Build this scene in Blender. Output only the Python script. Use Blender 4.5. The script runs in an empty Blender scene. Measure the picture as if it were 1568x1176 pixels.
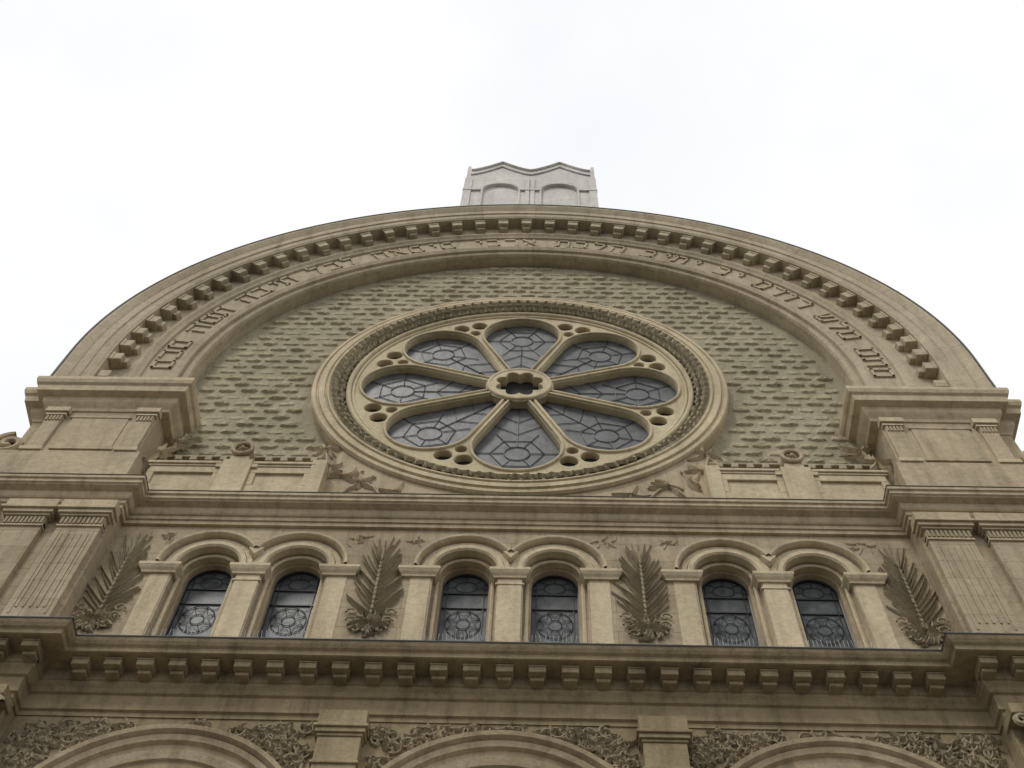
import bpy, math, random
from mathutils import Matrix, Vector
random.seed(7)
S=bpy.context.scene
COL=bpy.context.collection
ZC=24.75
pi=math.pi

# ------------------------------------------------------------------ materials
def newmat(name):
    m=bpy.data.materials.new(name); m.use_nodes=True
    nt=m.node_tree; b=nt.nodes["Principled BSDF"]
    return m,nt,b
def N(nt,t,**kw):
    n=nt.nodes.new(t)
    for k,v in kw.items(): setattr(n,k,v)
    return n
def ramp(nt,src,stops):
    r=N(nt,"ShaderNodeValToRGB"); e=r.color_ramp.elements
    while len(e)<len(stops): e.new(.5)
    for i,(p,c) in enumerate(stops):
        e[i].position=p; e[i].color=(c[0],c[1],c[2],1)
    nt.links.new(src,r.inputs[0]); return r
def noise(nt,vec,scale,detail=5,rough=.6):
    n=N(nt,"ShaderNodeTexNoise"); n.inputs["Scale"].default_value=scale
    n.inputs["Detail"].default_value=detail; n.inputs["Roughness"].default_value=rough
    nt.links.new(vec,n.inputs["Vector"]); return n
def mul(nt,a,b,fac=1.0):
    m=N(nt,"ShaderNodeMix",data_type='RGBA',blend_type='MULTIPLY'); m.inputs[0].default_value=fac
    nt.links.new(a,m.inputs[6]); nt.links.new(b,m.inputs[7]); return m.outputs[2]
def math_(nt,op,a,b=None):
    m=N(nt,"ShaderNodeMath",operation=op)
    for i,x in enumerate((a,b)):
        if x is None: continue
        if isinstance(x,(int,float)): m.inputs[i].default_value=x
        else: nt.links.new(x,m.inputs[i])
    return m.outputs[0]

def stone(name,c1,c2,joint=None,grime=.4,bump=.35,rough=.9,fine=30):
    K=(1.07,1.085,1.12)
    c1=tuple(x*k for x,k in zip(c1,K)); c2=tuple(x*k for x,k in zip(c2,K))
    m,nt,b=newmat(name)
    tc=N(nt,"ShaderNodeTexCoord"); v=tc.outputs["Object"]
    n1=noise(nt,v,.55,4,.6)
    base=ramp(nt,n1.outputs["Fac"],[(.3,c1),(.72,c2)])
    n2=noise(nt,v,9,6,.72)
    r2=ramp(nt,n2.outputs["Fac"],[(.25,(.74,.73,.70)),(.62,(1.05,1.04,1.02))])
    col=mul(nt,base.outputs[0],r2.outputs[0],.78)
    mp=N(nt,"ShaderNodeMapping"); mp.inputs["Scale"].default_value=(2.9,2.9,.30)
    nt.links.new(v,mp.inputs[0])
    n3=noise(nt,mp.outputs[0],1.2,6,.68)
    g=1-grime
    r3=ramp(nt,n3.outputs["Fac"],[(.29,(g,g*.98,g*.94)),(.53,(1,1,1))])
    col=mul(nt,col,r3.outputs[0],.85)
    n4=noise(nt,v,2.3,7,.75)
    r4=ramp(nt,n4.outputs["Fac"],[(.56,(1,1,1)),(.75,(.62,.62,.57))])
    col=mul(nt,col,r4.outputs[0],.7)
    n5=noise(nt,v,1.1,6,.7)
    r5=ramp(nt,n5.outputs["Fac"],[(.56,(1,1,1)),(.72,(1.14,1.13,1.10))])
    col=mul(nt,col,r5.outputs[0],1)
    hb=n2.outputs["Fac"]
    if joint:
        sp=N(nt,"ShaderNodeSeparateXYZ"); nt.links.new(v,sp.inputs[0])
        cb=N(nt,"ShaderNodeCombineXYZ")
        if joint=="wall":
            nt.links.new(sp.outputs[0],cb.inputs[0]); nt.links.new(sp.outputs[2],cb.inputs[1]); w,h=1.15,.46
        else:
            dz=math_(nt,'SUBTRACT',sp.outputs[2],ZC)
            a=math_(nt,'ARCTAN2',dz,sp.outputs[0])
            nt.links.new(math_(nt,'MULTIPLY',a,8.0),cb.inputs[0]); cb.inputs[1].default_value=.3; w,h=1.3,60
        bt=N(nt,"ShaderNodeTexBrick"); nt.links.new(cb.outputs[0],bt.inputs["Vector"])
        bt.inputs["Scale"].default_value=1; bt.inputs["Brick Width"].default_value=w; bt.inputs["Row Height"].default_value=h
        bt.inputs["Mortar Size"].default_value=.007; bt.inputs["Mortar Smooth"].default_value=.3
        bt.inputs["Color1"].default_value=(1,1,1,1); bt.inputs["Color2"].default_value=(.84,.84,.83,1)
        bt.inputs["Mortar"].default_value=(.52,.5,.46,1)
        col=mul(nt,col,bt.outputs["Color"],.85)
    nt.links.new(col,b.inputs["Base Color"]); b.inputs["Roughness"].default_value=rough
    b.inputs["Specular IOR Level"].default_value=.2
    nf=noise(nt,v,fine,4,.65)
    bp=N(nt,"ShaderNodeBump"); bp.inputs["Strength"].default_value=bump; bp.inputs["Distance"].default_value=.03
    nt.links.new(nf.outputs["Fac"],bp.inputs["Height"])
    bp2=N(nt,"ShaderNodeBump"); bp2.inputs["Strength"].default_value=bump*.9; bp2.inputs["Distance"].default_value=.08
    nt.links.new(hb,bp2.inputs["Height"]); nt.links.new(bp.outputs[0],bp2.inputs["Normal"])
    nt.links.new(bp2.outputs[0],b.inputs["Normal"])
    return m
M_STONE=stone("sandstone",(.375,.303,.20),(.49,.402,.27))
M_WALL=stone("sandstone_wall",(.355,.288,.19),(.455,.375,.255),joint="wall")
M_ARCH=stone("sandstone_arch",(.41,.345,.235),(.51,.437,.31),joint="arc",grime=.3)
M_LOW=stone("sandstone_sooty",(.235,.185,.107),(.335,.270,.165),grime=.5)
M_LIGHT=stone("sandstone_pale",(.46,.383,.25),(.58,.487,.33),grime=.3)
M_BACK=stone("tympanum_mortar",(.325,.290,.195),(.41,.365,.25),bump=.6,grime=.3)
M_ROCK=stone("rock_faced_stone",(.38,.333,.22),(.48,.42,.285),bump=.7,grime=.3)
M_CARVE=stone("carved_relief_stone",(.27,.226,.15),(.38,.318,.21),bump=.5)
M_TRAC=stone("tracery_stone",(.46,.395,.255),(.56,.48,.32),grime=.25,bump=.2)
M_TUR=stone("turret_painted_stone",(.55,.525,.485),(.66,.635,.59),grime=.15,bump=.1)

def simple(name,c,rough=.6,metal=0,ns=6,var=.4,spec=.5,bump=0):
    m,nt,b=newmat(name); tc=N(nt,"ShaderNodeTexCoord")
    n=noise(nt,tc.outputs["Object"],ns,6)
    k=1-var
    r=ramp(nt,n.outputs["Fac"],[(.3,tuple(x*k for x in c)),(.7,c)])
    nt.links.new(r.outputs[0],b.inputs["Base Color"])
    b.inputs["Roughness"].default_value=rough; b.inputs["Metallic"].default_value=metal
    b.inputs["Specular IOR Level"].default_value=spec
    if bump:
        bp=N(nt,"ShaderNodeBump"); bp.inputs["Strength"].default_value=bump; bp.inputs["Distance"].default_value=.05
        nt.links.new(n.outputs["Fac"],bp.inputs["Height"]); nt.links.new(bp.outputs[0],b.inputs["Normal"])
    return m
M_FLASH=simple("lead_flashing",(.09,.085,.075),.6,0,5)
M_MOSS=simple("mossy_ledge",(.11,.11,.07),.95,0,8,.5)
M_GLASS=simple("leaded_glass",(.12,.125,.13),.45,0,3.5,.65,.42,.25)
M_GLASSD=simple("window_glass",(.12,.135,.14),.45,0,4,.75,.35,.25)
M_CAME=simple("lead_came",(.035,.035,.035),.5,.2,20)
M_DARK=simple("shaded_interior",(.02,.019,.017),.9,0,3)
M_ROOF=simple("zinc_roof",(.2,.21,.2),.6,.2,2)
M_ASPH=simple("asphalt",(.055,.054,.052),.95,0,30,.3)
M_PAVE=simple("paving_stone",(.20,.185,.16),.9,0,12,.25)
M_DOOR=simple("oak_door",(.10,.055,.03),.6,0,10)
M_STEEL=simple("spike_steel",(.4,.4,.4),.4,.8,10,.1)

# ------------------------------------------------------------------ helpers
def empty(name):
    e=bpy.data.objects.new(name,None); COL.objects.link(e); return e
SYN=empty("synagogue_building")
def link(name,me,mat,parent,smooth=False):
    o=bpy.data.objects.new(name,me); COL.objects.link(o); o.parent=parent
    if mat: me.materials.clear(); me.materials.append(mat)
    if smooth: me.shade_smooth()
    return o
class B:
    def __init__(s): s.v=[];s.f=[]
    def add(s,vs,fs):
        n=len(s.v); s.v+=list(vs); s.f+=[tuple(i+n for i in f) for f in fs]
    def box(s,x0,x1,y0,y1,z0,z1,M=None):
        vs=[(x,y,z) for x in (x0,x1) for y in (y0,y1) for z in (z0,z1)]
        if M: vs=[tuple(M@Vector(p)) for p in vs]
        s.add(vs,[(0,1,3,2),(4,6,7,5),(0,4,5,1),(2,3,7,6),(0,2,6,4),(1,5,7,3)])
    def done(s,name,mat,parent=SYN,bevel=0,smooth=False):
        me=bpy.data.meshes.new(name); me.from_pydata(s.v,[],s.f)
        import bmesh
        bm=bmesh.new(); bm.from_mesh(me); bmesh.ops.recalc_face_normals(bm,faces=bm.faces); bm.to_mesh(me); bm.free()
        o=link(name,me,mat,parent,smooth)
        if bevel:
            md=o.modifiers.new("b","BEVEL"); md.width=bevel; md.segments=2; md.limit_method='ANGLE'; md.angle_limit=math.radians(40)
        return o
def sweep(b,path,prof):
    n=len(path); dirs=[]
    for i in range(n-1):
        d=Vector((path[i+1][0]-path[i][0],path[i+1][1]-path[i][1])); d.normalize(); dirs.append(d)
    nor=[Vector((d.y,-d.x)) for d in dirs]
    vs=[]
    for i in range(n):
        if i==0: m=nor[0]
        elif i==n-1: m=nor[-1]
        else:
            a,c=nor[i-1],nor[i]; m=(a+c)/(1+a.dot(c))
        for o,z in prof: vs.append((path[i][0]+m.x*o,path[i][1]+m.y*o,z))
    k=len(prof); fs=[]
    for i in range(n-1):
        for j in range(k-1):
            fs.append((i*k+j,i*k+j+1,(i+1)*k+j+1,(i+1)*k+j))
    b.add(vs,fs)
def arcpath(z0=None,zc=ZC,n=96,a0=0,a1=pi):
    L=[(a1-(a1-a0)*i/n,0) for i in range(n+1)]
    if z0 is not None: L=[(pi,z0-zc)]+L+[(0,z0-zc)]
    return L
def lathe(b,prof,path,cx=0,zc=ZC,closed=False):
    vs=[];k=len(prof)
    for a,dz in path:
        for R,y in prof: vs.append((cx+R*math.cos(a),y,zc+R*math.sin(a)+dz))
    fs=[];n=len(path)
    for i in range(n-1 if not closed else n):
        i2=(i+1)%n
        for j in range(k-1): fs.append((i*k+j,i*k+j+1,i2*k+j+1,i2*k+j))
    b.add(vs,fs)
FULL=[(2*pi*i/160,0) for i in range(160)]
def plate(name,outer,holes,y0,y1,mat,parent=SYN,bevel=0):
    cu=bpy.data.curves.new(name,'CURVE'); cu.dimensions='2D'; cu.fill_mode='BOTH'
    for pts in [outer]+holes:
        sp=cu.splines.new('POLY'); sp.points.add(len(pts)-1)
        for i,(x,z) in enumerate(pts): sp.points[i].co=(x,z,0,1)
        sp.use_cyclic_u=True
    cu.extrude=(y1-y0)/2-bevel
    if bevel: cu.bevel_depth=bevel; cu.bevel_resolution=2; cu.offset=-bevel
    o=bpy.data.objects.new(name+"_c",cu); COL.objects.link(o)
    o.matrix_world=Matrix.Translation((0,(y0+y1)/2,0))@Matrix.Rotation(pi/2,4,'X')
    bpy.context.view_layer.update()
    dg=bpy.context.evaluated_depsgraph_get()
    me=bpy.data.meshes.new_from_object(o.evaluated_get(dg)); me.transform(o.matrix_world)
    bpy.data.objects.remove(o)
    me.name=name
    return link(name,me,mat,parent)
def archpoly(cx,zs,r,zb,n=24):
    return [(cx-r,zb)]+[(cx+r*math.cos(pi-pi*i/n),zs+r*math.sin(pi*i/n)) for i in range(n+1)]+[(cx+r,zb)]
def circ(r,n=96,cx=0,cz=ZC): return [(cx+r*math.cos(2*pi*i/n),cz+r*math.sin(2*pi*i/n)) for i in range(n)]
def leaf(b,x,z,y,L,W,ang,h=.05,curl=0,n=4):
    vs=[];fs=[]
    a=ang;px,pz=x,z
    for i in range(n+1):
        t=i/n; w=W*math.sin(pi*min(1,(t*.88+.08)))**.8*.5 if i<n else .002
        nx,nz=-math.sin(a),math.cos(a)
        vs+=[(px+nx*w,y,pz+nz*w),(px,y-h*(1-.5*t),pz),(px-nx*w,y,pz-nz*w)]
        px+=math.cos(a)*L/n; pz+=math.sin(a)*L/n; a+=curl/n
    for i in range(n):
        k=i*3
        fs+=[(k,k+1,k+4,k+3),(k+1,k+2,k+5,k+4)]
    b.add(vs,fs)
def tube(b,pts,r,n=8,closed=False):
    P=[Vector(p) for p in pts];m=len(P);vs=[];fs=[]
    for i,p in enumerate(P):
        if closed: t=P[(i+1)%m]-P[i-1]
        else: t=P[min(i+1,m-1)]-P[max(i-1,0)]
        t.normalize(); u=Vector((0,1,0)); w=t.cross(u)
        if w.length<1e-4: w=Vector((1,0,0))
        w.normalize(); u=w.cross(t)
        for k in range(n):
            a=2*pi*k/n; vs.append(tuple(p+w*r*math.cos(a)+u*r*math.sin(a)))
    for i in range(m if closed else m-1):
        i2=(i+1)%m
        for k in range(n): fs.append((i*n+k,i*n+(k+1)%n,i2*n+(k+1)%n,i2*n+k))
    b.add(vs,fs)
def blob(b,c,r,sq=(1,1,1),n=6,m=4,j=0):
    vs=[(c[0],c[1],c[2]+r*sq[2])];fs=[]
    for i in range(1,m):
        for k in range(n):
            th=pi*i/m;ph=2*pi*k/n;q=1+random.uniform(-j,j)
            vs.append((c[0]+r*q*sq[0]*math.sin(th)*math.cos(ph),c[1]+r*q*sq[1]*math.sin(th)*math.sin(ph),c[2]+r*q*sq[2]*math.cos(th)))
    vs.append((c[0],c[1],c[2]-r*sq[2]));e=len(vs)-1
    for k in range(n):
        fs.append((0,1+k,1+(k+1)%n)); fs.append((e,e-n+(k+1)%n,e-n+k))
        for i in range(m-2):
            a=1+i*n;fs.append((a+k,a+n+k,a+n+(k+1)%n,a+(k+1)%n))
    b.add(vs,fs)

XB=6.93; XE=10.0; YE=-.32; YBACK=24
PATH=[(-XE,YBACK),(-XE,YE),(-XB,YE),(-XB,0),(XB,0),(XB,YE),(XE,YE),(XE,YBACK)]
wx=[]
for c in (-4.35,0,4.35): wx+=[c-.75,c+.75]
ZS=17.6; RO=.53

# ------------------------------------------------------------------ window storey wall
plate("window_storey_wall",[(-XB,14.2),(XB,14.2),(XB,19.3),(-XB,19.3)],[archpoly(x,ZS,RO,15.72) for x in wx],0,.14,M_WALL)
plate("window_reveal_wall",[(-XB,14.2),(XB,14.2),(XB,19.3),(-XB,19.3)],[archpoly(x,ZS,.455,15.6) for x in wx],.14,.27,M_WALL)
plate("window_inner_frame",[(-XB,14.2),(XB,14.2),(XB,19.3),(-XB,19.3)],[archpoly(x,ZS,.395,15.6) for x in wx],.27,.5,M_STONE)
b=B()
for s in (-1,1):
    b.box(min(s*XB,s*XE),max(s*XB,s*XE),YE,.6,14.2,19.3)
b.done("end_bay_walls",M_WALL)
b=B();h=B()
for i,x in enumerate(wx):
    inner=1 if i%2==0 else -1
    def rng(R,lim=.748):
        a=math.acos(min(1,lim/R)) if R>lim else 0
        return (a,pi) if inner>0 else (0,pi-a)
    lathe(b,[(RO-.003,.1),(RO-.003,-.03),(RO+.03,-.06),(RO+.11,-.06),(RO+.12,-.03),(RO+.13,.03)],arcpath(None,ZS,28),x,ZS)
    lathe(b,[(.455,.3),(.452,.16),(.43,.13),(.455,.11),(.49,.12),(.5,.2)],arcpath(15.7,ZS,28),x,ZS)
    lathe(b,[(RO+.13,.03),(RO+.13,-.022),(.745,-.022),(.745,.03)],arcpath(None,ZS,28),x,ZS)
    a0,a1=rng(.86)
    lathe(h,[(.79,.03),(.79,-.07),(.805,-.11),(.82,-.13),(.86,-.14),(.868,.03)],arcpath(None,ZS,36,a0,a1),x,ZS)
for c in (-4.35,0,4.35):
    h.add([(c-.13,.02,17.93),(c+.13,.02,17.93),(c-.13,-.10,18.02),(c+.13,-.10,18.02),(c,-.11,17.84),(c,.02,17.80)],[(2,3,4),(0,2,4,5),(1,5,4,3),(0,1,3,2)])
b.done("window_archivolts",M_LIGHT); h.done("window_hood_mouldings",M_LIGHT)
b=B()
imp=[(-.05,17.36),(.05,17.36),(.06,17.40),(.09,17.44),(.12,17.50),(.12,17.56),(.07,17.575),(-.05,17.58)]
segs=[(-6.1,-5.63),(-4.57,-4.13),(-3.07,-2.62),(-1.74,-1.28),(-.22,.22),(1.28,1.74),(2.62,3.07),(4.13,4.57),(5.63,6.1)]
for x0,x1 in segs:
    sweep(b,[(x0,.2),(x0,0),(x1,0),(x1,.2)],imp)
b.done("impost_bands",M_LIGHT)
b=B()
for c in (-4.35,0,4.35):
    b.box(c-.2,c+.2,-.02,.05,15.6,17.37)
    b.box(c-.24,c+.24,-.035,.05,17.2,17.24)
    for q in (-1.48,1.48):
        b.box(c+q-.17,c+q+.17,-.012,.05,15.6,17.37)
b.done("window_pillars",M_LIGHT,bevel=.01)
b=B();g=B();w=B()
for x in wx:
    g.add([(p[0],.43,p[1]) for p in archpoly(x,ZS,.42,15.5,20)],[tuple(range(23))])
    for zz in (16.10,17.12,17.5): b.box(x-.4,x+.4,.405,.43,zz-.014,zz+.014)
    for k in (-.31,.31): b.box(x+k-.007,x+k+.007,.41,.43,15.6,17.9)
    for r in (.29,.11): tube(b,[(x+r*math.cos(t*pi/14),.415,16.72+r*1.15*math.sin(t*pi/14)) for t in range(28)],.007,5,True)
    for t in range(8):
        a=t*pi/4+pi/8
        tube(b,[(x+.11*math.cos(a),.415,16.72+.127*math.sin(a)),(x+.29*math.cos(a),.415,16.72+.333*math.sin(a))],.005,4)
        a2=a+pi/8
        tube(b,[(x+.29*math.cos(a),.416,16.72+.333*math.sin(a)),(x+.18*math.cos(a2),.416,16.72+.2*math.sin(a2)),(x+.29*math.cos(a+pi/4),.416,16.72+.333*math.sin(a+pi/4))],.004,4)
    for sx in (-1,1):
        for (za,zb_) in ((17.1,16.95),(16.35,16.14)):
            tube(b,[(x+sx*.38,.417,za),(x+sx*.2,.417,zb_)],.004,4)
    lathe(w,[(.375,.5),(.375,.38),(.40,.37),(.40,.5)],arcpath(15.6,ZS,24),x,ZS)
    tube(b,[(x+.18*math.cos(t*pi/12),.415,17.68+.14*math.sin(t*pi/12)) for t in range(24)],.006,5,True)
    for t in range(5):
        a=t*pi/4; tube(b,[(x+.18*math.cos(a),.415,17.68+.14*math.sin(a)),(x+.38*math.cos(a),.415,17.62+.36*math.sin(a))],.005,4)
g.done("window_glass",M_GLASSD); b.done("window_leading",M_CAME); w.done("window_iron_frames",M_CAME)
b=B(); b.box(-XB,XB,.55,.6,14.2,19.3); b.done("dark_backing",M_DARK)
b=B()
for x in wx: b.box(x-.56,x+.56,-.08,.45,15.60,15.72)
b.done("window_sills",M_STONE,bevel=.015)

# ------------------------------------------------------------------ end bay pilasters
b=B();l=B();c=B();car=B()
for s in (-1,1):
    def bx(B_,x0,x1,y0,y1,z0,z1): B_.box(min(s*x0,s*x1),max(s*x0,s*x1),y0,y1,z0,z1)
    for (x0,x1) in ((6.99,7.75),(8.02,8.72),(9.1,9.92)):
        bx(b,x0,x1,YE-.12,YE+.05,15.6,18.2)
        bx(b,x0-.05,x1+.05,YE-.17,YE+.05,15.3,15.6)
        for i,(e,z0,z1) in enumerate(((.02,18.05,18.10),(.0,18.1,18.32),(.05,18.32,18.37),(.09,18.37,18.46),(.13,18.46,18.52),(.10,18.52,18.74))):
            bx(c,x0-e,x1+e,YE-.13-e,YE+.05,z0,z1)
        nl=int((x1-x0)/.07)
        for k in range(nl): 
            xx=x0+(k+.5)*(x1-x0)/nl
            bx(car,xx-.022,xx+.022,YE-.16,YE-.1,18.12,18.30)
    for k in range(5):
        xx=7.15+k*.11
        bx(l,xx-.018,xx+.018,YE-.135,YE-.11,15.9,17.85)
    bx(l,7.07,7.10,YE-.132,YE-.11,15.75,17.95); bx(l,7.64,7.67,YE-.132,YE-.11,15.75,17.95)
b.done("end_pilasters",M_WALL,bevel=.012); l.done("pilaster_reeding",M_WALL); c.done("pilaster_capitals",M_STONE,bevel=.008); car.done("capital_flutes",M_CARVE)

# ------------------------------------------------------------------ palm reliefs
b=B()
for cx in (-6.5,-2.18,2.18,6.5):
    zb=16.25
    tube(b,[(cx,-.03,zb-.1),(cx,-.05,zb+.9),(cx,-.03,zb+1.9)],.024,6)
    npair=14
    for i in range(npair):
        t=i/(npair-1); z=zb+.0+1.5*t
        for sgn in (-1,1):
            ang=pi/2-sgn*(math.radians(42-22*t)+random.uniform(-.07,.07))
            L=(.54+.22*math.sin(pi*min(1,t*.8+.2)))*random.uniform(.88,1.12)
            leaf(b,cx,z+random.uniform(-.02,.02),-.006,L,.045,ang,.075,curl=sgn*random.uniform(-.05,.28))
    for i in range(5): leaf(b,cx,zb+1.5,-.008,random.uniform(.6,.78),.045,pi/2+(i-2)*.17,.06)
    for i in range(13):
        a=pi*(i/12)*1.2-.3; leaf(b,cx,zb-.1,-.02,random.uniform(.25,.38),.08,a,.09,curl=random.choice((-1,1))*1.3)
    for i in range(11):
        a=pi+pi*i/10; leaf(b,cx,zb-.12,-.02,random.uniform(.26,.38),.09,a,.09,curl=random.choice((-1,1))*1.4)
    for sgn in (-1,1):
        for q,(ox,oz) in enumerate(((.27,-.05),(.2,-.26),(.3,.15))):
            tube(b,[(cx+sgn*(ox+.10*(1-t/15)*math.cos(t*.55)),-.05,zb+oz+.10*(1-t/15)*math.sin(t*.55)) for t in range(12)],.018,5)
    for i in range(16): blob(b,(cx+random.uniform(-.2,.2),-.05,zb-.15+random.uniform(-.2,.15)),.033,j=.2)
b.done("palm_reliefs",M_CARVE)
b=B()
for c0 in (-4.35,0,4.35):
    for (xx,zz,sg) in ((c0-1.65,18.42,-1),(c0+1.65,18.42,1)):
        for i in range(8): leaf(b,xx+random.uniform(-.15,.15),zz+random.uniform(-.08,.08),-.003,random.uniform(.1,.2),.05,random.uniform(0,6.28),.03,curl=random.uniform(-1,1))
b.done("spandrel_leaf_carvings",M_STONE)

# ------------------------------------------------------------------ entablatures
b=B()
sweep(b,PATH,[(-.2,18.74),(.06,18.74),(.06,18.84),(.09,18.845),(.09,18.94),(.12,18.95),(.14,18.98),(.15,19.02),(.16,19.08),(.16,19.11),(.27,19.15),(.28,19.17),(.31,19.19),(.31,19.27),(.34,19.29),(.34,19.36),(-.2,19.42)])
b.done("upper_entablature",M_STONE)
b=B(); sweep(b,PATH,[(-.2,19.415),(.342,19.363),(.352,19.375),(.345,19.395),(-.2,19.45)]); b.done("entablature_flashing",M_MOSS)
b=B()
sweep(b,PATH,[(-.2,14.02),(.03,14.02),(.03,14.10),(.07,14.12),(.07,14.22),(.05,14.23),(.05,14.42),(.09,14.44),(.12,14.50),(.16,14.55),(.16,14.60),(.18,14.61),(.18,14.80),(.50,14.82),(.52,14.83),(.53,14.90),(.57,14.93),(.60,14.98),(.62,15.03),(-.2,15.12)])
b.done("main_cornice",M_LOW)
b=B(); sweep(b,PATH,[(-.2,15.13),(.625,15.033),(.635,15.05),(.625,15.07),(-.2,15.17)]); b.done("cornice_lead_cap",M_FLASH)
b=B()
def dentil(x,y):
    b.box(x-.125,x+.125,y-.42,y-.1,14.67,14.815)
    b.box(x-.10,x+.10,y-.32,y-.1,14.60,14.67)
    b.box(x-.135,x+.135,y-.44,y-.1,14.77,14.80)
for i in range(-13,14): dentil(i*.475,0)
for s in (-1,1):
    for k in range(8): dentil(s*(6.85+k*.475),YE)
b.done("cornice_modillions",M_LOW,bevel=.014)
b=B()
for x in wx:
    for k in range(16):
        xx=x-.5+k/15
        tube(b,[(xx,-.1,15.7),(xx+random.uniform(-.02,.02),-.12,15.83)],.004,4)
k=-6.6
while k<6.6:
    tube(b,[(k,-.55,15.06),(k+random.uniform(-.02,.02),-.60,15.13)],.004,4); k+=random.choice((.05,.05,.08,.3))
b.done("bird_spikes",M_STEEL)

# ------------------------------------------------------------------ lower storey
acx=(-4.5,0,4.5)
ZL=11.64
plate("arcade_wall",[(-XB,0.02),(XB,0.02),(XB,14.25),(-XB,14.25)],[archpoly(x,ZL,1.45,.6 ,40) for x in acx],-.01,.45,M_LOW)
b=B()
jam=[(1.42,.9),(1.42,.1),(1.45,.04),(1.52,.0),(1.56,.03),(1.6,-.04),(1.64,-.04),(1.66,.02)]
for x in acx:
    lathe(b,[(1.42,.9),(1.42,.1),(1.45,.04),(1.52,.0),(1.56,.05),(1.6,-.05),(1.72,-.09),(1.74,-.03),(1.86,-.04),(1.88,-.11),(1.96,-.14),(1.98,-.10),(2.02,-.19),(2.08,-.21),(2.1,-.02)],arcpath(None,ZL,56),x,ZL)
    lathe(b,jam,[(pi,-11),(pi,0)],x,ZL)
    lathe(b,jam,[(0,0),(0,-11)],x,ZL)
b.done("arcade_archivolts",M_STONE)
b=B()
for x in (-2.22,2.22):
    b.box(x-.3,x+.3,-.2,.05,0,13.55)
    for e,z0,z1 in ((.03,13.05,13.1),(.02,13.55,13.6),(.05,13.6,13.68),(.08,13.68,13.74),(.04,13.74,14.02)):
        b.box(x-.3-e,x+.3+e,-.2-e,.05,z0,z1)
for s in (-1,1):
    b.box(min(s*XB,s*XE),max(s*XB,s*XE),YE,.6,0,14.2)
    for x0,x1 in ((6.99,7.8),(8.9,9.9)):
        b.box(min(s*x0,s*x1),max(s*x0,s*x1),YE-.14,YE+.1,0,13.0)
        b.box(min(s*(x0-.1),s*(x1+.1)),max(s*(x0-.1),s*(x1+.1)),YE-.3,YE+.1,13.82,14.0)
b.done("arcade_pilasters",M_LOW,bevel=.012)
b=B()
for s in (-1,1):
    for x0,x1 in ((6.99,7.8),(8.9,9.9)):
        for row,(zz,LL) in enumerate(((13.05,.45),(13.3,.5))):
            nn=5
            for k in range(nn):
                xx=s*(x0+(k+.5)*(x1-x0)/nn)
                leaf(b,xx,zz,YE-.16-.05*row,LL,.2,pi/2+random.uniform(-.1,.1),.14)
        for e in (x0,x1):
            tube(b,[(s*e+.12*math.cos(t*.5)*(1-t/18),YE-.26,13.7+.12*math.sin(t*.5)*(1-t/18)) for t in range(17)],.04,6)
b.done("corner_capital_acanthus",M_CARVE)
b=B()
def inspan(x,z):
    for a in acx:
        if math.hypot(x-a,z-ZL)<2.2: return False
    return abs(abs(x)-2.22)>.46
k=0
while k<230:
    x=random.uniform(-6.8,6.8); z=random.uniform(12.4,13.9)
    if not inspan(x,z): continue
    k+=1
    a0=random.uniform(0,2*pi); sg=random.choice((-1,1))
    R=random.uniform(.07,.14)
    tube(b,[(x+R*(1-t/16)*math.cos(a0+sg*t*.55),-.045,z+R*(1-t/16)*math.sin(a0+sg*t*.55)) for t in range(13)],.018,5)
    for i in range(4): leaf(b,x,z,-.02,random.uniform(.12,.22),.085,a0+i*1.5+random.uniform(-.4,.4),.07,curl=sg*1.3)
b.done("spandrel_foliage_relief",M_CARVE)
b=B(); b.box(-XB,XB,.85,.95,.0,14.2); b.done("portal_backing",M_GLASSD)
b=B()
for x in acx:
    b.box(x-1.1,x-.02,.7,.8,.6,3.6); b.box(x+.02,x+1.1,.7,.8,.6,3.6)
    for zz in (.9,2.2):
        for q in (-.95,.17): b.box(x+q,x+q+.78,.66,.7,zz,zz+1.05)
b.done("portal_doors",M_DOOR,bevel=.02)
b=B()
for x in acx:
    b.box(x-1.42,x-1.1,.6,.85,.6,11.8); b.box(x+1.1,x+1.42,.6,.85,.6,11.8); b.box(x-1.42,x+1.42,.58,.85,3.6,4.0)
    b.box(x-.08,x+.08,.64,.85,4,13.0); b.box(x-1.42,x+1.42,.62,.85,8.2,8.5)
b.done("portal_stone_frames",M_LOW)
b=B()
for i in range(4): b.box(-6.6,6.6,-1.9+i*.4,-.02,-.0+i*.15,.15+i*.15)
b.done("entrance_steps",M_PAVE,bevel=.015)

# ------------------------------------------------------------------ attic under the arch
b=B();
for s in (-1,1):
    x0,x1=sorted((s*3.85,s*7.05))
    b.box(x0,x1,.03,.6,19.35,20.72)
    def bx(a,c_,y0,y1,z0,z1): b.box(min(s*a,s*c_),max(s*a,s*c_),y0,y1,z0,z1)
    for a,c_ in ((3.88,5.05),(5.62,7.0)):
        bx(a,c_,-.02,.04,19.4,20.10); bx(a,c_,-.02,.04,20.52,20.72)
        bx(a,a+.12,-.02,.04,20.10,20.52); bx(c_-.12,c_,-.02,.04,20.10,20.52)
    bx(5.05,5.62,-.09,.05,19.4,20.9)
    bx(3.85,5.02,-.04,.5,20.72,20.78); bx(3.83,5.03,-.07,.5,20.78,20.86)
    bx(5.64,7.05,-.04,.5,20.72,20.78); bx(5.64,7.07,-.07,.5,20.78,20.86)
    bx(3.62,3.9,-.06,.5,19.4,20.95)
    bx(4.93,5.74,-.06,.3,20.66,20.80)
    bx(5.15,5.52,-.07,.3,20.9,21.05)
b.done("attic_parapet",M_LIGHT,bevel=.012)
b=B()
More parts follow.
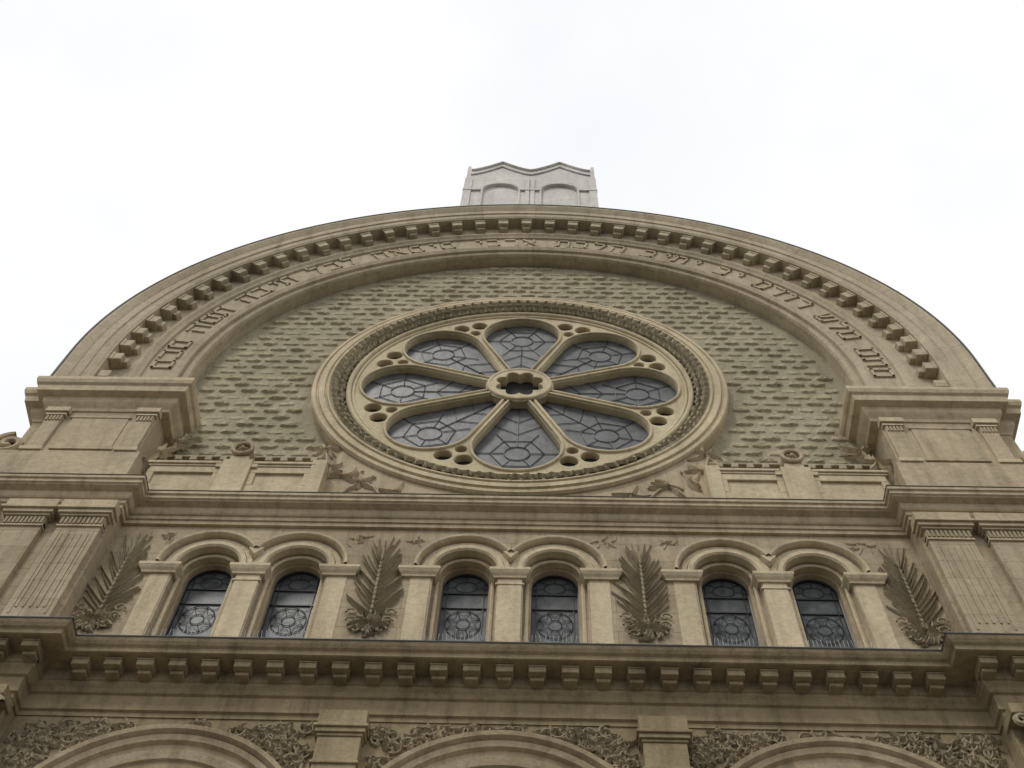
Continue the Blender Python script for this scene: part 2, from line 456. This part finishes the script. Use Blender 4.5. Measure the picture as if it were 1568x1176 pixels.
for s in (-1,1):
    cx=s*5.335;cz=21.27
    tube(b,[(cx+.19*math.cos(t*pi/12),-.1,cz+.19*math.sin(t*pi/12)) for t in range(24)],.045,8,True)
    lathe(b,[(0.001,-.06),(.2,-.06),(.2,.3)],[(2*pi*i/24,0) for i in range(25)],cx,cz)
    for t in range(8):
        a=t*pi/4; leaf(b,cx,cz,-.07,.15,.08,a,.05)
    blob(b,(cx,-.12,cz),.045)
    b.box(cx-.12,cx+.12,-.05,.4,20.95,21.12)
b.done("attic_rosettes",M_STONE)
b=B()
for s in (-1,1):
    x=3.98
    while x<7.0:
        if not 4.98<x<5.68:
            xx=s*x
            b.box(xx-.07,xx+.07,.18,.45,21.30,21.44)
            b.box(xx-.045,xx+.045,.22,.45,21.20,21.30)
        x+=.30
    x0,x1=sorted((s*3.7,s*7.2)); b.box(x0,x1,.20,.45,21.44,21.50)
b.done("lombard_band",M_ROCK,bevel=.02)

# ------------------------------------------------------------------ tympanum
YT=.42
out=[(-7.5,19.4)]+[(7.5*math.cos(pi-pi*i/72),ZC+7.5*math.sin(pi*i/72)) for i in range(73)]+[(7.5,19.4)]
plate("tympanum_wall",out,[circ(4.2)],YT,.62,M_BACK)
b=B()
ch=.30; row=0; z=21.32
def clearpt(x,z):
    r=math.hypot(x,z-ZC)
    if r<4.58: return False
    if z>ZC and r>7.28: return False
    if z<=ZC and abs(x)>7.26: return False
    if z<21.50 : return False
    return True
while z<32.2:
    x=-7.4+(row%2)*.235
    while x<7.4:
        wd=.42*random.uniform(.88,1.08)
        cx=x+.2+random.uniform(-.02,.02); hh=.255*random.uniform(.88,1.06); zz=z+random.uniform(-.014,.014)
        pts=[(cx-wd/2,zz-hh/2),(cx+wd/2,zz-hh/2),(cx-wd/2,zz+hh/2),(cx+wd/2,zz+hh/2)]
        if all(clearpt(*p) for p in pts) :
            dpt=random.uniform(.03,.065) if random.random()<.85 else random.uniform(.012,.025)
            nx,nz=8,6; vs=[];fs=[]
            tilt=random.uniform(-.06,.06); sk=random.uniform(-.02,.02)
            for j in range(nz):
                for i in range(nx):
                    u=i/(nx-1)*2-1; v=j/(nz-1)*2-1
                    sx=1-.10*abs(v)**3; sz=1-.38*abs(u)**2.2
                    px=cx+u*wd/2*sx+random.uniform(-.010,.010)+sk*v; pz=zz+v*hh/2*(sz if v<0 else 1-.1*abs(u)**3)+random.uniform(-.010,.010)+tilt*u*.2
                    e=(1-abs(u)**4)*(1-abs(v)**4)
                    y=YT+.008-(dpt*(e**.6))*random.uniform(.68,1.25) + (.015*v if e>0 else 0)
                    vs.append((px,y,pz))
            for j in range(nz-1):
                for i in range(nx-1):
                    q=j*nx+i; fs.append((q,q+1,q+nx+1,q+nx))
            b.add(vs,fs)
        x+=.47
    z+=ch; row+=1
b.done("rock_faced_masonry",M_ROCK)
pp=[(-3.95,19.4),(3.95,19.4),(3.95,21.9)]
aa=math.atan2(21.9-ZC,3.2)
pp+=[(4.3*math.cos(t),ZC+4.3*math.sin(t)) for t in [aa-(pi+2*aa)*i/40 for i in range(41)]]
pp+=[(-3.95,21.9)]
plate("rose_base_panel",pp,[],.22,YT+.05,M_STONE)
b=B()
def spray(x,z,n_,y=.215,Lm=.45,base=None):
    for i in range(n_):
        a=random.uniform(0,2*pi) if base is None else base+random.uniform(-1.1,1.1)
        leaf(b,x,z,y,random.uniform(.5,1)*Lm,.11,a,.08,curl=random.uniform(-1.4,1.4))
for s in (-1,1):
    for (x,z,n_) in ((3.6,21.1,10),(2.95,20.55,9),(3.75,21.75,9),(2.2,20.25,5),(3.3,20.75,6)): spray(s*x,z,n_)
    spray(s*6.95,21.2,9,-.0,.45); spray(s*6.9,22.1,8,.3,.5)
    tube(b,[(s*(3.9-.2*math.sin(t/12*pi)),.2,21.95-1.7*t/12) for t in range(13)],.03,6)
    tube(b,[(s*(3.3-.1*t),.2,20.1+.45*math.sin(t/8*pi)) for t in range(9)],.03,6)
b.done("rose_base_leaf_carving",M_STONE)

# ------------------------------------------------------------------ rose window rings
b=B()
lathe(b,[(4.57,.6),(4.57,.18),(4.54,.13),(4.47,.12),(4.45,.16),(4.42,.16),(4.40,.10),(4.28,.10),(4.26,.14),(4.24,.14),(4.22,.09),(4.18,.09),(4.16,.12),(4.15,.16)],FULL,closed=True)
b.done("rose_outer_ring",M_LIGHT,smooth=False)
b=B()
lathe(b,[(4.16,.14),(4.10,.15),(3.86,.33),(3.80,.5)],FULL,closed=True)
for k in range(110):
    a=2*pi*k/110
    for (r,y,L_) in ((4.12,.10,.26),(3.98,.20,.22)):
        a2=a+(pi/110 if r<4 else 0)
        for sg in (-1,1):
            x=r*math.cos(a2); z=ZC+r*math.sin(a2)
            leaf(b,x,z,y,L_*random.uniform(.8,1.1)*.8,.09,a2+pi+sg*random.uniform(.4,.9),.08,curl=sg*.8,n=3)
    blob(b,(3.87*math.cos(a),.29,ZC+3.87*math.sin(a)),.05,(1,.9,1),5,4,.2)
b.done("rose_carved_leaf_ring",M_ROCK)
b=B()
ring=[(3.77+.06*math.cos(t),.27+.06*math.sin(t)) for t in [2*pi*i/10 for i in range(11)]]
lathe(b,ring,FULL,closed=True)
ring=[(3.67+.04*math.cos(t),.30+.04*math.sin(t)) for t in [2*pi*i/10 for i in range(11)]]
lathe(b,ring,FULL,closed=True)
b.done("rose_torus_mouldings",M_TRAC,smooth=True)

def petal(w,rin,rout,k,n=26):
    s22=math.sin(pi/8)
    rc=(rout+w)/(1+s22); rho=rc*s22-w
    pts=[]
    hw=math.asin(w/rin)
    a_in=pi/8-hw
    for i in range(5):
        a=a_in-2*a_in*i/4; pts.append((rin*math.cos(a),rin*math.sin(a)))
    t0=-(pi/2)-pi/8
    for i in range(n+1):
        t=t0+(2*abs(t0))*i/n
        pts.append((rc+rho*math.cos(t),rho*math.sin(t)))
    A=k*pi/4; c,s_=math.cos(A),math.sin(A)
    return [(x*c-y*s_,ZC+x*s_+y*c) for x,y in pts],rc,rho
def octofoil(r,lobes=8,rr=.13,n=96):
    f=lambda t:(r+rr*abs(math.sin(lobes/2*t)))
    return [(f(2*pi*i/n)*math.cos(2*pi*i/n),ZC+f(2*pi*i/n)*math.sin(2*pi*i/n)) for i in range(n)]
holes=[];small=[]
for k in range(8):
    p,rc,rho=petal(.115,.72,3.50,k); holes.append(p)
    A=pi/8+k*pi/4
    for r,da,hr in ((3.30,.070,.190),(3.30,-.070,.190),(2.94,0,.125)):
        small.append((r*math.cos(A+da),ZC+r*math.sin(A+da),hr))
for (x,z,hr) in small: holes.append(circ(hr,20,x,z))
holes.append(octofoil(.42))
plate("rose_tracery",circ(3.74,128),holes,.30,.50,M_TRAC,bevel=.022)
b=B()
for k in range(8):
    p,rc1,rho1=petal(.062,.72,3.54,k)
    tube(b,[(x,.285,z) for x,z in p],.036,6,True)
for r,rr in ((.68,.05),(.585,.03)):
    tube(b,[(r*math.cos(t*pi/24),.25,ZC+r*math.sin(t*pi/24)) for t in range(48)],rr,8,True)
b.done("rose_tracery_rolls",M_TRAC,smooth=True)
plate("rose_hub",circ(.70,48),[octofoil(.42)],.22,.31,M_TRAC,bevel=.02)
b=B(); vs=[(x,.47,z) for x,z in circ(3.7,96)]; b.add(vs,[tuple(range(96))]); b.done("rose_glass",M_GLASS)
b=B(); b.box(-4.3,4.3,.62,.7,20.3,29.2); b.done("rose_backing",M_DARK)
b=B();d=B()
for k in range(8):
    A=k*pi/4; c_,s_=math.cos(A),math.sin(A)
    P=lambda r,t:( (rc+r*math.cos(t))*c_-(r*math.sin(t))*s_, .455, ZC+(rc+r*math.cos(t))*s_+(r*math.sin(t))*c_)
    Q=lambda x,y:( x*c_-y*s_, .455, ZC+x*s_+y*c_)
    tube(b,[P(.26,t*pi/12) for t in range(24)],.010,5,True)
    hexp=[P(.56,pi/6+t*pi/3) for t in range(6)]; tube(b,hexp,.009,5,True)
    for t in range(6):
        a=pi/6+t*pi/3; tube(b,[P(.26,a),P(.56,a)],.008,5); tube(b,[P(.56,a),P(.88,a)],.008,5)
    tube(b,[Q(.75,0),Q(rc-.26,0)],.010,5)
    tube(b,[Q(1.5,-.5),Q(1.85,0),Q(1.5,.5)],.008,5); tube(b,[Q(1.1,-.35),Q(1.35,0),Q(1.1,.35)],.008,5)
for (x,z,hr) in small: d.add([(px,.462,pz) for px,pz in circ(hr+.02,16,x,z)],[tuple(range(16))])
d.add([(x,.462,z) for x,z in circ(.62,32)],[tuple(range(32))])
b.done("rose_leading",M_CAME); d.done("rose_dark_lights",M_DARK)

# ------------------------------------------------------------------ great arch
AP=arcpath(22.95,ZC,120)
b=B()
lathe(b,[(7.3,.62),(7.3,.12),(7.33,.06),(7.40,.03),(7.42,.08),(7.50,.08),(7.52,.0),(7.64,-.04),(7.68,-.04),(7.70,.02),(8.34,.02),(8.36,-.03),(8.42,-.05),(8.50,-.10),(8.54,-.10),(8.55,-.03),(8.66,-.03),(9.10,-.03),(9.11,-.34),(9.14,-.35),(9.18,-.37),(9.36,-.37),(9.38,-.40),(9.58,-.40),(9.60,-.36),(9.64,-.39),(9.74,-.43),(9.82,-.46),(9.88,-.46),(9.89,1.1)],AP)
b.done("great_arch",M_ARCH)
b=B(); lathe(b,[(9.892,-.47),(9.92,-.48),(9.94,-.46),(9.93,1.1)],AP); b.done("arch_flashing",M_FLASH)
b=B()
def rb(R0,R1,y0,y1,a,w,dz=0):
    M=Matrix.Translation((0,0,ZC+dz))@Matrix.Rotation(-(a-pi/2),4,'Y')
    b.box(-w/2,w/2,y0,y1,R0,R1,M)
st=math.radians(4.25)
for k in range(-21,22):
    a=pi/2+k*st
    rb(8.84,9.102,-.29,-.0,a,.28); rb(8.72,8.84,-.18,.0,a,.21); rb(9.03,9.10,-.31,-.0,a,.32)
for dz in (-.72,-1.44):
    for a in (0,pi):
        rb(8.84,9.102,-.29,-.0,a,.28,dz); rb(8.72,8.84,-.18,0,a,.21,dz)
b.done("arch_modillions",M_ARCH,bevel=.012)
LET={'a':[((.0,1),(1,0)),((.75,1),(.7,.55)),((.2,.4),(.15,0))],'b':[((.1,1),(.8,1)),((.8,1),(.8,0)),((0,0),(1,0))],
'd':[((0,1),(1,1)),((.8,1),(.8,0))],'h':[((0,1),(.9,1)),((.9,1),(.9,0)),((.1,.65),(.1,0))],'v':[((.3,1),(.7,1)),((.65,1),(.65,0))],
'r':[((.05,1),(.85,1)),((.85,1),(.85,0))],'sh':[((0,1),(.1,0)),((.1,0),(.9,0)),((.9,0),(1,1)),((.5,1),(.3,.3))],
't':[((.0,1),(.9,1)),((.9,1),(.9,0)),((.15,1),(.15,0)),((.15,0),(0,0))],'m':[((.1,1),(.9,1)),((.9,1),(.9,0)),((.9,0),(.1,0)),((.1,0),(.1,1))],
'l':[((.1,1.25),(.1,1)),((.1,.95),(.85,.95)),((.85,.95),(.5,0))],'y':[((.5,1),(.8,1)),((.8,1),(.75,.6))],'k':[((.1,1),(.85,1)),((.85,1),(.85,0)),((.85,0),(.1,0))]}
b=B()
def stroke(u0,v0,u1,v1,A,R,wd=.06,y=-.022):
    M=Matrix.Translation((0,0,ZC))@Matrix.Rotation(-(A-pi/2),4,'Y')
    d=Vector((u1-u0,0,v1-v0)); L=d.length; ang=math.atan2(d.z,d.x)
    M2=M@Matrix.Translation((u0,0,R+v0))@Matrix.Rotation(-ang,4,'Y')
    b.box(-wd/2,L+wd/2,y,.022,-wd/2,wd/2,M2)
words=['m k m','h m t','h b y t','l k l','h a m y m','y k r a','t b l h','b y t y','k y','m d v r','sh l m','m t m']
seq=[]
for w_ in words: seq+=w_.split()+[' ']
seq=seq[:-1]
adv=lambda c_: .05 if c_==' ' else (.047 if c_ in 'yv' else .0645)
T=sum(adv(c_) for c_ in seq)
ang=pi/2+T/2
for ch_ in seq:
    if ch_!=' ':
        for (p,q) in LET[ch_]:
            stroke((p[0]-.5)*.38,(p[1]-.5)*.41,(q[0]-.5)*.38,(q[1]-.5)*.41,ang-adv(ch_)/2,8.02)
    ang-=adv(ch_)
b.done("hebrew_inscription",M_ARCH)

# ------------------------------------------------------------------ corner pedestals
b=B();c=B();d=B()
for s in (-1,1):
    def bx(B_,x0,x1,y0,y1,z0,z1): B_.box(min(s*x0,s*x1),max(s*x0,s*x1),y0,y1,z0,z1)
    bx(b,7.1,10.25,-.42,.7,19.38,20.45)
    bx(b,7.15,10.05,-.34,.7,20.45,20.72)
    bx(b,7.25,9.5,-.26,.7,20.72,22.35)
    bx(b,9.45,9.92,.0,.72,20.7,22.35)
    bx(b,7.32,9.6,.72,1.08,20.5,23.0)
    for x0,x1 in ((7.28,7.62),(9.12,9.46)):
        bx(b,x0,x1,-.32,-.2,20.8,22.3); bx(c,x0-.05,x1+.05,-.37,-.2,20.72,20.84); 
        bx(c,x0-.04,x1+.04,-.36,-.2,22.08,22.14); bx(c,x0-.07,x1+.07,-.39,-.2,22.18,22.34)
        for q in range(5):
            xx=x0+.035+q*.068; bx(d,xx-.02,xx+.02,-.345,-.3,21.9,22.07)
    bx(b,7.8,8.95,-.285,-.2,20.95,22.1)
    bx(d,7.76,8.99,-.30,-.2,20.86,20.93); bx(d,7.76,8.99,-.30,-.2,22.06,22.12)
    P0=[(7.15,.9),(7.15,-.22),(9.55,-.22),(9.55,.05),(9.86,.05),(9.86,.95)]
    pa=P0 if s>0 else [(-x,y) for x,y in reversed(P0)]
    sweep(c,pa,[(-.3,22.3),(.07,22.34),(.09,22.42),(.15,22.5),(.18,22.55),(.19,22.64),(.20,22.7),(.34,22.74),(.36,22.86),(.36,22.92),(.41,22.96),(.44,23.05),(.44,23.16),(-.3,23.22)])
    bx(c,7.0,9.75,-.3,.9,23.14,23.20); bx(c,9.5,10.1,.0,.95,23.13,23.19)
    for yy in (-.1,.0,.1,.2,.3,.4,.5):
        pts=[]
        for t in range(30):
            r=.36*(1-t/34); a=pi/2-(t*.35)*s
            pts.append((s*9.98+r*math.cos(a),yy,21.3+r*math.sin(a)))
        tube(d,pts,.08,7)
    bx(b,9.9,10.35,-.15,.6,20.4,21.05)
b.done("pedestal_bodies",M_STONE,bevel=.015); c.done("pedestal_caps",M_LIGHT,bevel=.006); d.done("pedestal_scrolls",M_STONE)

# ------------------------------------------------------------------ main volume and roof
b=B(); b.box(-XE+.02,XE-.02,.62,YBACK,0,20.6)
b.done("nave_walls",M_WALL)
b=B(); vs=[];n=48
for y in (1.05,YBACK):
    vs+=[(9.5*math.cos(pi*i/n),y,20.6 if i in(0,n) else ZC+9.5*math.sin(pi*i/n)) for i in range(n+1)]
b.add(vs,[(i,i+1,n+2+i,n+1+i) for i in range(n)]+[tuple(range(n+1)),tuple(range(n+1,2*n+2))])
b.done("barrel_roof",M_ROOF)

# ------------------------------------------------------------------ turret
TY=1.25; TW=2.3
def gx(x):
    q=abs(abs(x)-1.05)/1.05; sN=max(0,1-q)
    return 43.25+.95*(sN**1.35)
def outline():
    P=[(-TW,33.0),(TW,33.0),(TW,43.75),(TW-.1,43.78),(TW-.14,43.42)]
    for i in range(57):
        x=2.1-4.2*i/56; P.append((x,gx(x)-(.0 if abs(abs(x)-1.05)>.06 else .02)))
    P+=[(-TW+.14,43.42),(-TW+.1,43.78),(-TW,43.75)]
    return P
def turface(nm,y0,y1):
    return plate(nm,outline(),[archpoly(-1.02,41.1,.62,34),archpoly(1.02,41.1,.62,34)],y0,y1,M_TUR)
f1=turface("turret_front",TY,TY+.14)
f2=turface("turret_back",TY+2*TW-.16,TY+2*TW)
for nm,sx in (("turret_left_side",-1),("turret_right_side",1)):
    o=turface(nm,-.08,.08)
    o.data.transform(Matrix.Translation((sx*(TW-.083),TY+TW,0))@Matrix.Rotation(pi/2,4,'Z')@Matrix.Scale(.9,4,(1,0,0)))
b=B(); b.box(-TW+.12,TW-.12,TY+.09,TY+2*TW-.1,33.05,43.0)
for x0,x1 in ((-2.32,-2.05),(-.16,-.02),(.02,.16),(2.05,2.32)):
    b.box(x0,x1,TY-.05,TY+.05,34,42.3)
for x0,x1 in ((-2.34,-1.7),(-.36,.36),(1.7,2.34)):
    b.box(x0,x1,TY-.07,TY+.05,40.95,41.08)
b.box(-TW-.04,TW+.04,TY-.06,TY+.05,33,33.6)
for q in (-1.02,1.02):
    lathe(b,[(.62,.0+TY),(.62,TY-.04),(.68,TY-.05),(.70,TY-.01)],arcpath(36,41.1,24),q,41.1)
b.done("turret_mouldings",M_TUR)
b=B()
for dz,r in ((.0,.05),(-.5,.03)):
    tube(b,[(x,TY-.03,gx(x)+dz) for x in [-2.15+4.3*i/60 for i in range(61)]],r,6)
b.done("turret_gable_coping",M_TUR)
b=B(); b.add([(-TW,TY,42.9),(TW,TY,42.9),(TW,TY+2*TW,42.9),(-TW,TY+2*TW,42.9),(0,TY+TW,44.3)],[(0,1,4),(1,2,4),(2,3,4),(3,0,4)]); b.done("turret_roof",M_ROOF)

# ------------------------------------------------------------------ ground
b=B(); b.add([(-1500,-1500,0),(1500,-1500,0),(1500,1500,0),(-1500,1500,0)],[(0,1,2,3)]); g=b.done("ground",M_ASPH,parent=None)
b=B(); b.box(-60,60,-16,30,-.1,.13)
b.done("pavement",M_PAVE,parent=None,bevel=.02)

# ------------------------------------------------------------------ light
SE,SA=math.radians(55),math.radians(-28)
W=bpy.data.worlds.new("World"); S.world=W; W.use_nodes=True; nt=W.node_tree; nt.nodes.clear()
sky=N(nt,"ShaderNodeTexSky",sky_type='NISHITA'); sky.sun_disc=False; sky.sun_elevation=SE; sky.sun_rotation=pi+.49
bg=N(nt,"ShaderNodeBackground"); bg.inputs[1].default_value=.1; nt.links.new(sky.outputs[0],bg.inputs[0])
bc=N(nt,"ShaderNodeBackground"); bc.inputs[1].default_value=1.03
tc=N(nt,"ShaderNodeTexCoord"); nn=noise(nt,tc.outputs["Generated"],2.2,5,.55)
r=ramp(nt,nn.outputs["Fac"],[(.35,(.95,.965,.99)),(.52,(1.0,1.0,1.0))]); nt.links.new(r.outputs[0],bc.inputs[0])
r2=ramp(nt,nn.outputs["Fac"],[(.3,(.93,.93,.93)),(.55,(.985,.985,.985))])
mx=N(nt,"ShaderNodeMixShader"); ow=N(nt,"ShaderNodeOutputWorld")
nt.links.new(r2.outputs[0],mx.inputs[0]); nt.links.new(bg.outputs[0],mx.inputs[1]); nt.links.new(bc.outputs[0],mx.inputs[2]); nt.links.new(mx.outputs[0],ow.inputs[0])
L=bpy.data.lights.new("sun","SUN"); L.energy=1.5; L.angle=math.radians(12); L.color=(1,.96,.89)
lo=bpy.data.objects.new("sun",L); COL.objects.link(lo)
d=Vector((math.sin(SA)*math.cos(SE),-math.cos(SA)*math.cos(SE),math.sin(SE)))
lo.rotation_euler=d.to_track_quat('Z','Y').to_euler(); lo.location=(0,-40,60)

# ------------------------------------------------------------------ camera
psi,th,ro=math.radians(3.045),math.radians(62.096),math.radians(3.396)
F=Vector((-math.sin(psi)*math.cos(th),math.cos(psi)*math.cos(th),math.sin(th)))
R0=Vector((math.cos(psi),math.sin(psi),0)); U0=R0.cross(F)
U=U0*math.cos(ro)-R0*math.sin(ro); R=R0*math.cos(ro)+U0*math.sin(ro)
cam=bpy.data.cameras.new("camera"); cam.sensor_width=36; cam.lens=1808.7/1568*36; cam.clip_end=4000; cam.clip_start=.1
co=bpy.data.objects.new("camera",cam); COL.objects.link(co)
m=Matrix(((R.x,U.x,-F.x,.481),(R.y,U.y,-F.y,-12),(R.z,U.z,-F.z,1.6),(0,0,0,1)))
co.matrix_world=m; S.camera=co
S.view_settings.view_transform='Standard'; S.view_settings.look='None'; S.view_settings.exposure=0
